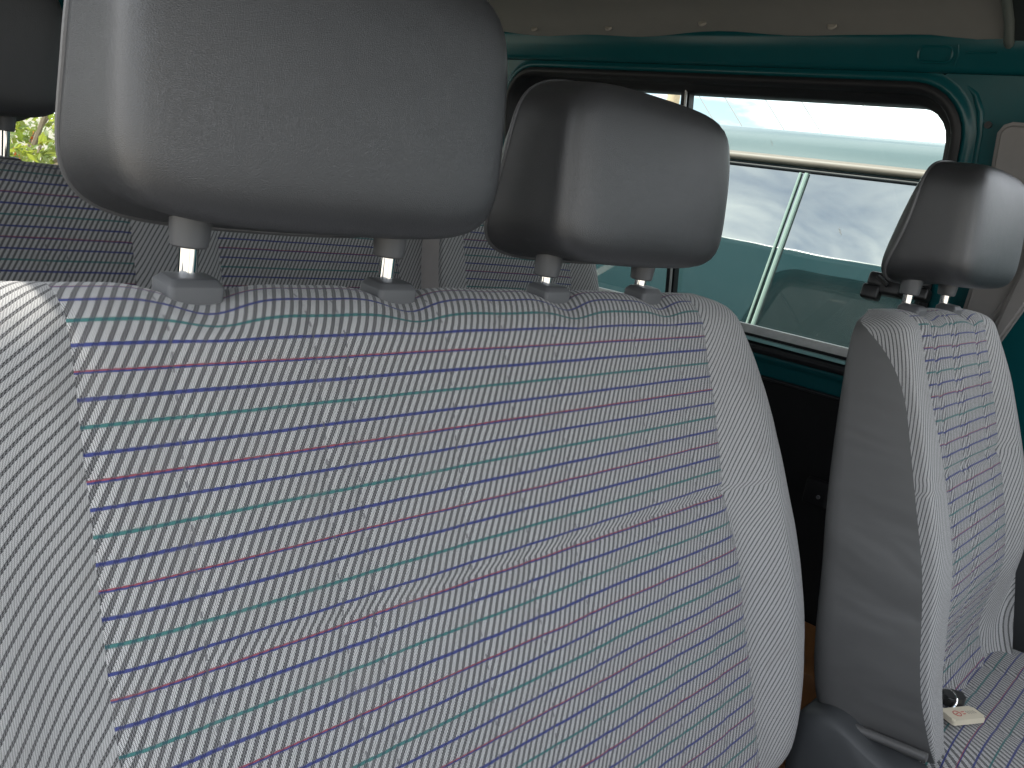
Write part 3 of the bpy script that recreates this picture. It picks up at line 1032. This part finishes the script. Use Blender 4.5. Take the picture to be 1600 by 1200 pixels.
bar('sill_flange', [(wx(1.364, -0.023), 0.585, 1.3615), (wx(1.364, -0.023), 1.42, 1.3655)], (0.020, 0.006), M_SILL)

# headliner in two lengths, with clips along its edge
def liner(name, y0, y1, z_add=0.0):
    ys = [y0 + (y1 - y0) * i / 60 for i in range(61)]
    vs, fs = [], []
    prof = [(1.560, 1.934), (1.508, 1.9155), (1.497, 1.9165), (1.485, 1.924), (1.462, 1.945), (1.42, 1.966), (1.34, 1.984), (1.15, 2.002), (0.75, 2.015), (0.35, 2.002), (0.16, 1.984), (0.06, 1.955), (0.03, 1.93), (0.0, 1.915)]
    for y in ys:
        wob = 0.004 * math.sin(y * 9.0) + 0.003 * math.sin(y * 21 + 1) + 0.007 * gauss(y - 0.53, 0.06)
        for i, (X, z) in enumerate(prof):
            k = 1.0 if i < 5 else 0.0
            vs.append((X, y, z + z_add + k * wob + (0.004 * mnoise.noise(Vector((X * 3, y * 3, 0))) if i >= 5 else 0)))
    n = len(prof)
    for j in range(60):
        for i in range(n - 1):
            a = j * n + i
            fs.append((a, a + n, a + n + 1, a + 1))
    return mesh(name, vs, fs, M_LINER, van)
hl = liner('headliner', -0.42, 1.690)
liner('rear_headliner', 1.705, 2.50, 0.006)
tube_obj('liner_seam', [(X, 1.698, z - 0.004) for X, z in [(1.50, 1.918), (1.462, 1.945), (1.42, 1.966), (1.34, 1.984), (1.15, 2.002), (0.75, 2.015)]], 0.005, M_RUBBER, van)
for y in (1.37, 1.165, 0.945, 0.690):
    bm = bmesh.new()
    add_lathe(bm, (0, 0, 0), [(0.0080, -0.003), (0.0080, 0.0012), (0.0062, 0.0024), (0.0050, 0.0020), (0.0046, 0.0012)], 20)
    R = Matrix.Rotation(RAD(-48), 3, 'Y')
    wob = 0.004 * math.sin(y * 9.0) + 0.003 * math.sin(y * 21 + 1)
    for v in bm.verts:
        v.co = R @ Vector((v.co.x, v.co.y, -v.co.z)); v.co = R @ Vector((0, 0, 0)) + v.co + Vector((1.4745, y, 1.9335 + wob))
    from_bm('trim_clip', bm, M_CLIP, hl)
# roof bow across the headliner above the front seats: two rolled flanges, dark web, screw
BOW = [(1.512, 1.914), (1.498, 1.913), (1.484, 1.919), (1.461, 1.940), (1.42, 1.961), (1.34, 1.979), (1.15, 1.997), (0.75, 2.009), (0.35, 1.997), (0.16, 1.979), (0.06, 1.950)]
vs, fs = [], []
for yy in (0.335, 0.412):
    vs += [(X, yy, z - 0.001) for X, z in BOW]
nb_ = len(BOW)
fs = [(k, k + 1, k + 1 + nb_, k + nb_) for k in range(nb_ - 1)]
gb = mesh('roof_bow', vs, fs, M_BOWD, van)
for yy in (0.335, 0.414):
    tube_obj('flange', [(X, yy, z - 0.003) for X, z in BOW], [0.004] + [0.0075] * (nb_ - 1), M_BOW, gb, 10)
bm = bmesh.new()
add_lathe(bm, (1.405, 0.398, 1.954), [(0.003, 0), (0.0055, 0.003), (0.006, 0.012)], 14)
from_bm('screw', bm, M_BOW, gb)

# grey pillar trim + belt anchor
def prism(name, pts, off, th, mat, parent=van, bev=0.004):
    bm = bmesh.new()
    f0 = [bm.verts.new((wx(z, off), y, z)) for (y, z) in pts]
    f1 = [bm.verts.new((wx(z, off + th), y, z)) for (y, z) in pts]
    n = len(pts)
    bm.faces.new(f0); bm.faces.new(f1[::-1])
    for k in range(n):
        bm.faces.new((f0[k], f1[k], f1[(k + 1) % n], f0[(k + 1) % n]))
    bmesh.ops.recalc_face_normals(bm, faces=bm.faces)
    es = [e for e in bm.edges if all(v in f0 for v in e.verts)]
    bmesh.ops.bevel(bm, geom=es, offset=bev, segments=3, affect='EDGES')
    return from_bm(name, bm, mat, parent)
prism('pillar_trim', [(0.403, 1.785), (0.396, 1.797), (0.384, 1.802), (0.27, 1.80), (0.275, 1.72), (0.30, 1.60), (0.345, 1.50), (0.352, 1.40), (0.400, 1.40), (0.401, 1.47), (0.392, 1.566), (0.401, 1.734)], -0.062, 0.030, M_TRIM, bev=0.008)
prism('belt_guide_cover', [(0.300, 1.70), (0.27, 1.70), (0.285, 1.58), (0.330, 1.46), (0.345, 1.46), (0.335, 1.52)], -0.080, 0.018, M_TRIM, bev=0.005)
bm = bmesh.new()
Ra = Matrix.Rotation(RAD(12), 3, 'Y')
add_box(bm, (1.542, 0.512, 1.520), (0.034, 0.050, 0.030), 0.006, 3, Ra)
add_box(bm, (1.540, 0.534, 1.529), (0.028, 0.030, 0.026), 0.006, 3, Ra)
add_box(bm, (1.532, 0.538, 1.507), (0.028, 0.030, 0.026), 0.005, 3, Ra)
add_box(bm, (1.538, 0.470, 1.519), (0.030, 0.050, 0.022), 0.005, 3, Ra)
add_tube(bm, [(1.522, 0.530, 1.536), (1.516, 0.520, 1.531), (1.514, 0.508, 1.524)], 0.004, 8)
from_bm('window_catch', bm, M_BLACK, van)

# floor, wheel step, rear and left sides
box_obj('floor_pan', (0.75, 0.85, FLOOR_Z - 0.03), (1.75, 3.3, 0.05), M_FLOOR, van)
def rear_wall():
    cy, cz = 0.75, 1.58
    Nn = 120
    inner = resample(rrect(0.06, 1.44, 1.36, 1.835, 0.10, 10), Nn)
    def rad(y0, y1, z0, z1):
        out = []
        for (y, z) in resample(rrect(0.06, 1.44, 1.36, 1.835, 0.10, 10), Nn):
            dy, dz = y - cy, z - cz
            t = min([((y1 - cy) / dy if dy > 0 else (y0 - cy) / dy) if abs(dy) > 1e-9 else 1e9, ((z1 - cz) / dz if dz > 0 else (z0 - cz) / dz) if abs(dz) > 1e-9 else 1e9])
            out.append((cy + dy * t, cz + dz * t))
        return out
    outer_ = rad(-0.15, 1.66, 0.58, 1.95)
    def ins(k): return resample(rrect(0.06 + k, 1.44 - k, 1.36 + k, 1.835 - k, 0.10 - k * 0.5, 10), Nn)
    def build(name, rings, mat, parent):
        vs, fs = [], []
        for pts, Y in rings:
            vs += [(x, Y, z) for (x, z) in pts]
        for a in range(len(rings) - 1):
            for k in range(Nn):
                fs.append((a * Nn + k, a * Nn + (k + 1) % Nn, (a + 1) * Nn + (k + 1) % Nn, (a + 1) * Nn + k))
        return mesh(name, vs, fs, mat, parent)
    rw = build('rear_panel', [(outer_, 2.50), (inner, 2.49), (inner, 2.53), (outer_, 2.56)], M_TEAL, van)
    g = build('rear_window', [(ins(-0.006), 2.486), (ins(0.004), 2.480), (ins(0.022), 2.482), (ins(0.024), 2.515)], M_RUBBER, van)
    pts = ins(0.020)
    mesh('pane', [(x, 2.505, z) for (x, z) in pts], [list(range(Nn))], M_GLASS2, g, smooth=False)
rear_wall()
# left wall: solid below, unseen, rear window gap shaped for the light let in
def left_wall():
    bm = bmesh.new()
    add_box(bm, (-0.13, 1.62, 0.98), (0.04, 1.80, 0.84), 0.004)
    add_box(bm, (-0.09, 1.67, 1.90), (0.05, 1.70, 0.09), 0.004)
    for y, w_ in ((1.11, 0.46), (2.32, 0.42)):
        add_box(bm, (-0.11, y, 1.62), (0.05, w_, 0.48), 0.004)
    from_bm('unseen_left_side_panel', bm, M_TEAL, van)
left_wall()
bm = bmesh.new()
add_box(bm, (-0.080, 0.0, 1.955), (0.06, 1.6, 0.05), 0.01)  # unseen header, placed to trim the sun patch on the bench
from_bm('unseen_door_header', bm, M_TEAL, van)

# unseen dash, doors and windscreen surround, added to cut light into the cabin
bm = bmesh.new()
add_box(bm, (0.75, -0.80, 0.93), (1.66, 0.46, 0.70), 0.06)
from_bm('unseen_dashboard', bm, M_BLACK, van)
box_obj('unseen_left_door_panel', (-0.13, -0.10, 0.86), (0.05, 1.55, 0.72), M_TRIM, van, 0.02)
bm = bmesh.new()
add_tube(bm, [(-0.10, -0.42, 1.94), (-0.12, -1.02, 1.25)], 0.04, 10)
add_tube(bm, [(1.58, -0.42, 1.94), (1.66, -1.02, 1.25)], 0.04, 10)
add_box(bm, (0.75, -0.44, 1.955), (1.66, 0.08, 0.07), 0.02)
from_bm('unseen_windscreen_surround', bm, M_TEAL, van)

# ------------------------------------------------------------------ small loose things
# wooden block low by the door pillar
crate = empty('wooden_crate', (1.56, 0.50, FLOOR_Z))
tag(crate, 'brown wooden crate in the dark gap between the passenger bench and driver seat', 'crate')
for (cz, sz) in ((0.60, 0.075), (0.69, 0.075), (0.785, 0.085)):
    box_obj('board', (1.55, 0.50, cz), (0.20, 0.20, sz), M_WOOD, crate, 0.004)

# keys on the driver's cushion
kx, ky, kz = 1.170, 0.184, 1.0300
keys = empty('car_keys', (kx, ky, kz))
tag(keys, 'bunch of keys with black key head and cream tag lying on the driver seat cushion', 'keys')
def flat(name, pts, z0, z1, mat, parent, rot, c, bev):
    bm = bmesh.new()
    R = Matrix.Rotation(rot, 3, 'Z')
    a = [bm.verts.new(Vector(c) + R @ Vector((p[0], p[1], z0))) for p in pts]
    b = [bm.verts.new(Vector(c) + R @ Vector((p[0], p[1], z1))) for p in pts]
    n = len(pts)
    bm.faces.new(a[::-1]); bm.faces.new(b)
    for k in range(n):
        bm.faces.new((a[k], a[(k + 1) % n], b[(k + 1) % n], b[k]))
    if bev:
        es = [e for e in bm.edges if all(v in b for v in e.verts)]
        bmesh.ops.bevel(bm, geom=es, offset=bev, segments=3, affect='EDGES')
    return from_bm(name, bm, mat, parent, angle=50)
fc = (kx - 0.018, ky - 0.019, kz)
frot = RAD(-28)
fob = flat('key_tag', rrect(-0.027, 0.027, -0.0125, 0.0125, 0.004, 5), 0.0, 0.0075, M_FOB, keys, frot, fc, 0.002)
Rf = Matrix.Rotation(frot, 3, 'Z')
def dot_ring(cx, cy, r, rr, name, mat):
    bm = bmesh.new()
    add_tube(bm, [Vector(fc) + Rf @ Vector((cx + r * math.cos(2 * PI * i / 24), cy + r * math.sin(2 * PI * i / 24), 0.0076)) for i in range(24)], rr, 6, True)
    return bm
bm = dot_ring(-0.010, 0.0, 0.0050, 0.0006, '', None)
add_tube(bm, [Vector(fc) + Rf @ Vector((-0.0125, -0.001, 0.0076)), Vector(fc) + Rf @ Vector((-0.0075, 0.001, 0.0076))], 0.0006, 6)
add_tube(bm, [Vector(fc) + Rf @ Vector((-0.002, 0.002, 0.0076)), Vector(fc) + Rf @ Vector((0.003, 0.002, 0.0076))], 0.0007, 6)
add_tube(bm, [Vector(fc) + Rf @ Vector((-0.002, -0.002, 0.0076)), Vector(fc) + Rf @ Vector((0.002, -0.002, 0.0076))], 0.0007, 6)
from_bm('red_mark', bm, M_REDINK, fob)
bm = bmesh.new()
for i in range(4):
    add_tube(bm, [Vector(fc) + Rf @ Vector((0.006 + 0.004 * i, 0.003, 0.0076)), Vector(fc) + Rf @ Vector((0.008 + 0.004 * i, -0.003, 0.0076))], 0.0006, 6)
from_bm('grey_mark', bm, M_GREYINK, fob)
pts = [(0.020 * math.cos(2 * PI * i / 28) * (1.0 if math.cos(2 * PI * i / 28) > 0 else 0.9), 0.0125 * math.sin(2 * PI * i / 28)) for i in range(28)]
flat('key_head', pts, 0.004, 0.0155, M_KEY, keys, RAD(-20), (kx + 0.004, ky, kz), 0.003)
tube_obj('key_ring', [(kx - 0.012 + 0.006 * math.sin(t), ky + 0.012 * math.cos(t) + 0.004, kz + 0.013 + 0.011 * math.sin(t)) for t in [2 * PI * i / 28 for i in range(28)]], 0.0014, M_CHROME, keys, 8, True)

# ------------------------------------------------------------------ outside
def grid_plane(name, x0, x1, y0, y1, z, mat, kind):
    o = mesh(name, [(x0, y0, z), (x1, y0, z), (x1, y1, z), (x0, y1, z)], [(0, 1, 2, 3)], mat, None, smooth=False)
    tag(o, kind=kind)
    return o
M_GROUND = plain('pale_dusty_ground', (0.36, 0.33, 0.28), 0.95, var=0.2, nscale=1.5, bumpy=0.3, bscale=40)
g = grid_plane('ground', -150, 150, -150, 150, 0.0, M_GROUND, 'structure')

# the van parked alongside
nv = empty('parked_van', (3.5, 1.2, 0.0))
tag(nv, 'pale turquoise van parked outside, seen through the side window', 'van')
def nx(z, off=0.0): return 2.30 + 0.27 * (z - 1.33) + off
TY0, TY1 = -2.2, 3.6
body_prof = [(2.265, 0.35), (2.245, 0.7), (2.248, 1.0), (2.262, 1.2), (nx(1.28), 1.28), (nx(1.5), 1.5), (nx(1.775), 1.775)]
sweep_y('body_side', body_prof, [TY0, 0.5, 2, TY1], M_PALE, parent=nv)
roofp = [(nx(1.775), 1.777), (2.437, 1.797), (2.462, 1.828), (2.505, 1.856), (2.57, 1.876), (2.68, 1.890), (3.0, 1.902), (3.4, 1.895), (3.8, 1.85), (3.95, 1.77)]
sweep_y('roof', roofp, [TY0 + 0.1, 0.5, 2, TY1], M_PALE, parent=nv)
sweep_y('far_side', [(3.95, 1.77), (4.05, 1.2), (4.0, 0.35)], [TY0, TY1], M_PALE, parent=nv)
gut = sweep_y('gutter', [(nx(1.763, -0.004), 1.764), (nx(1.763, -0.018), 1.767), (nx(1.77, -0.023), 1.774), (nx(1.78, -0.023), 1.783), (nx(1.785, -0.016), 1.789), (nx(1.787, 0.006), 1.791)], [TY0, 1, TY1], M_TAN, parent=nv)
def npane(name, y0, y1, z0, z1, off, mat, r=0.05):
    pts = resample(rrect(y0, y1, z0, z1, r, 8), 80)
    fr = []
    grown = resample(rrect(y0 - 0.02, y1 + 0.02, z0 - 0.02, z1 + 0.012, r + 0.02, 8), 80)
    vs = [(nx(z, off), y, z) for (y, z) in grown] + [(nx(z, off - 0.006), y, z) for (y, z) in grown] + [(nx(z, off - 0.008), y, z) for (y, z) in pts] + [(nx(z, off), y, z) for (y, z) in pts]
    n = 80
    fs = []
    for a in range(3):
        for k in range(n):
            fs.append((a * n + k, a * n + (k + 1) % n, (a + 1) * n + (k + 1) % n, (a + 1) * n + k))
    w_ = mesh(name, vs, fs, M_RUBBER, nv)
    mesh('pane', [(nx(z, off - 0.004), y, z) for (y, z) in pts], [list(range(n))], mat, w_, smooth=False)
    return w_
nw = npane('side_window', 0.10, 2.10, 1.22, 1.748, -0.003, M_NGLASS)
for dy, ww in ((0.0, 0.013), (0.019, 0.008)):
    bm = bmesh.new()
    add_tube(bm, [(nx(z, -0.012), 1.100 + dy + 0.012 * (1.8 - z), z) for z in (1.23, 1.35, 1.5, 1.65, 1.746)], ww / 2, 8)
    from_bm('sliding_seal', bm, M_SEAL, nw)

# utility pole and wires far beyond
M_POLE = plain('weathered_wood_pole', (0.42, 0.33, 0.22), 0.9, var=0.25)
pole = tube_obj('utility_pole', [(16.0, 10.62, 0), (16.0, 10.62, 8.5)], [0.16, 0.11], M_POLE)
tag(pole, 'tan wooden utility pole beyond the parked van, at the window divider', 'pole')
M_WIRE = plain('grey_cable', (0.25, 0.25, 0.25), 0.6)
for yy in (9.85, 9.25, 8.35, 7.60):
    wi = tube_obj('guy_cable', [(16.0, yy + 4.4, 3.7 + 4.6), (16.0, yy + 1.9, 3.7 + 1.95), (16.0, yy, 3.7), (16.0, yy - 3.6, 0.0)], 0.011, M_WIRE, None, 6)
    tag(wi, 'thin slanting cable against the white sky beyond the parked van', 'cable', 'slanting cables in the sky')

# flowering bush behind the rear window, low wall and road beyond
M_LEAF = []
for nm, c in (('light_leaf', (0.21, 0.25, 0.05)), ('mid_leaf', (0.13, 0.18, 0.04)), ('olive_leaf', (0.13, 0.16, 0.045))):
    m, nt, b = new_mat(nm)
    b.inputs['Base Color'].default_value = (*c, 1)
    b.inputs['Roughness'].default_value = 0.38
    b.inputs['Transmission Weight'].default_value = 0.0
    b.inputs['Subsurface Weight'].default_value = 0.0
    tl = nt.nodes.new('ShaderNodeBsdfTranslucent'); tl.inputs[0].default_value = (c[0] * 2.2, c[1] * 2.0, c[2] * 1.2, 1)
    mx = nt.nodes.new('ShaderNodeMixShader'); mx.inputs[0].default_value = 0.38
    nt.links.new(b.outputs[0], mx.inputs[1]); nt.links.new(tl.outputs[0], mx.inputs[2])
    nt.links.new(mx.outputs[0], nt.nodes['Material Output'].inputs['Surface'])
    M_LEAF.append(m)
M_FLOWER = plain('orange_petal', (0.75, 0.16, 0.03), 0.6)
M_BARK = plain('grey_bark', (0.16, 0.12, 0.08), 0.9)
bush = empty('flowering_tree', (1.55, 4.9, 0.0))
tag(bush, 'leafy green tree with small orange flowers outside the rear window', 'tree')
tube_obj('trunk', [(1.62, 5.0, 0), (1.60, 4.98, 0.5), (1.55, 4.95, 0.95), (1.48, 4.9, 1.3)], [0.05, 0.045, 0.035, 0.02], M_BARK, bush)
limbs = []
for i in range(14):
    a = random.uniform(0, 2 * PI); l = random.uniform(0.5, 1.1)
    s = Vector((1.57, 4.96, random.uniform(0.7, 1.25)))
    e = s + Vector((math.cos(a) * l, math.sin(a) * l * 0.7, random.uniform(0.1, 1.0)))
    mid = (s + e) / 2 + Vector((random.uniform(-.08, .08), random.uniform(-.08, .08), random.uniform(0, .12)))
    limbs.append((s, mid, e))
bm = bmesh.new()
for s, mid, e in limbs:
    add_tube(bm, [s, mid, e], [0.018, 0.012, 0.005], 6)
from_bm('limbs', bm, M_BARK, bush)
vs, fs, mi = [], [], []
fvs, ffs = [], []
def leaf(c, size, V_, F_):
    n = Vector((random.gauss(0, 1), random.gauss(0, 1), random.gauss(0.5, 1))).normalized()
    a = n.orthogonal().normalized(); a.rotate(Matrix.Rotation(random.uniform(0, 6.28), 3, n)); b = n.cross(a)
    k = len(V_)
    V_.extend([c + a * size, c + b * size * 0.42 + n * size * .1, c - a * size, c - b * size * 0.42 + n * size * .1])
    F_.append((k, k + 1, k + 2, k + 3))
for i in range(230):
    s, mid, e = random.choice(limbs)
    t = random.uniform(0.15, 1.1)
    p = (s.lerp(mid, t * 2) if t < .5 else mid.lerp(e, t * 2 - 1)) + Vector((random.gauss(0, .14), random.gauss(0, .14), random.gauss(0, .14)))
    mm = random.randrange(3)
    for j in range(random.randint(10, 26)):
        leaf(p + Vector((random.gauss(0, .06), random.gauss(0, .06), random.gauss(0, .06))), random.uniform(0.018, 0.042), vs, fs); mi.append(mm)
    if random.random() < 0.22:
        for j in range(9):
            leaf(p + Vector((random.gauss(0, .02), random.gauss(0, .02), random.gauss(0, .02))), 0.018, fvs, ffs)
mesh('crown', vs, fs, None, bush, smooth=False, mats=M_LEAF, mat_idx=mi)
mesh('blossom', fvs, ffs, M_FLOWER, bush, smooth=False)
M_WALL = plain('cream_plaster', (0.60, 0.54, 0.44), 0.9, var=0.1, nscale=2)
lw = box_obj('garden_wall', (2.5, 9.0, 0.75), (16, 0.2, 1.5), M_WALL, None, 0.01)
tag(lw, 'low cream plastered wall behind the flowering tree', 'wall')
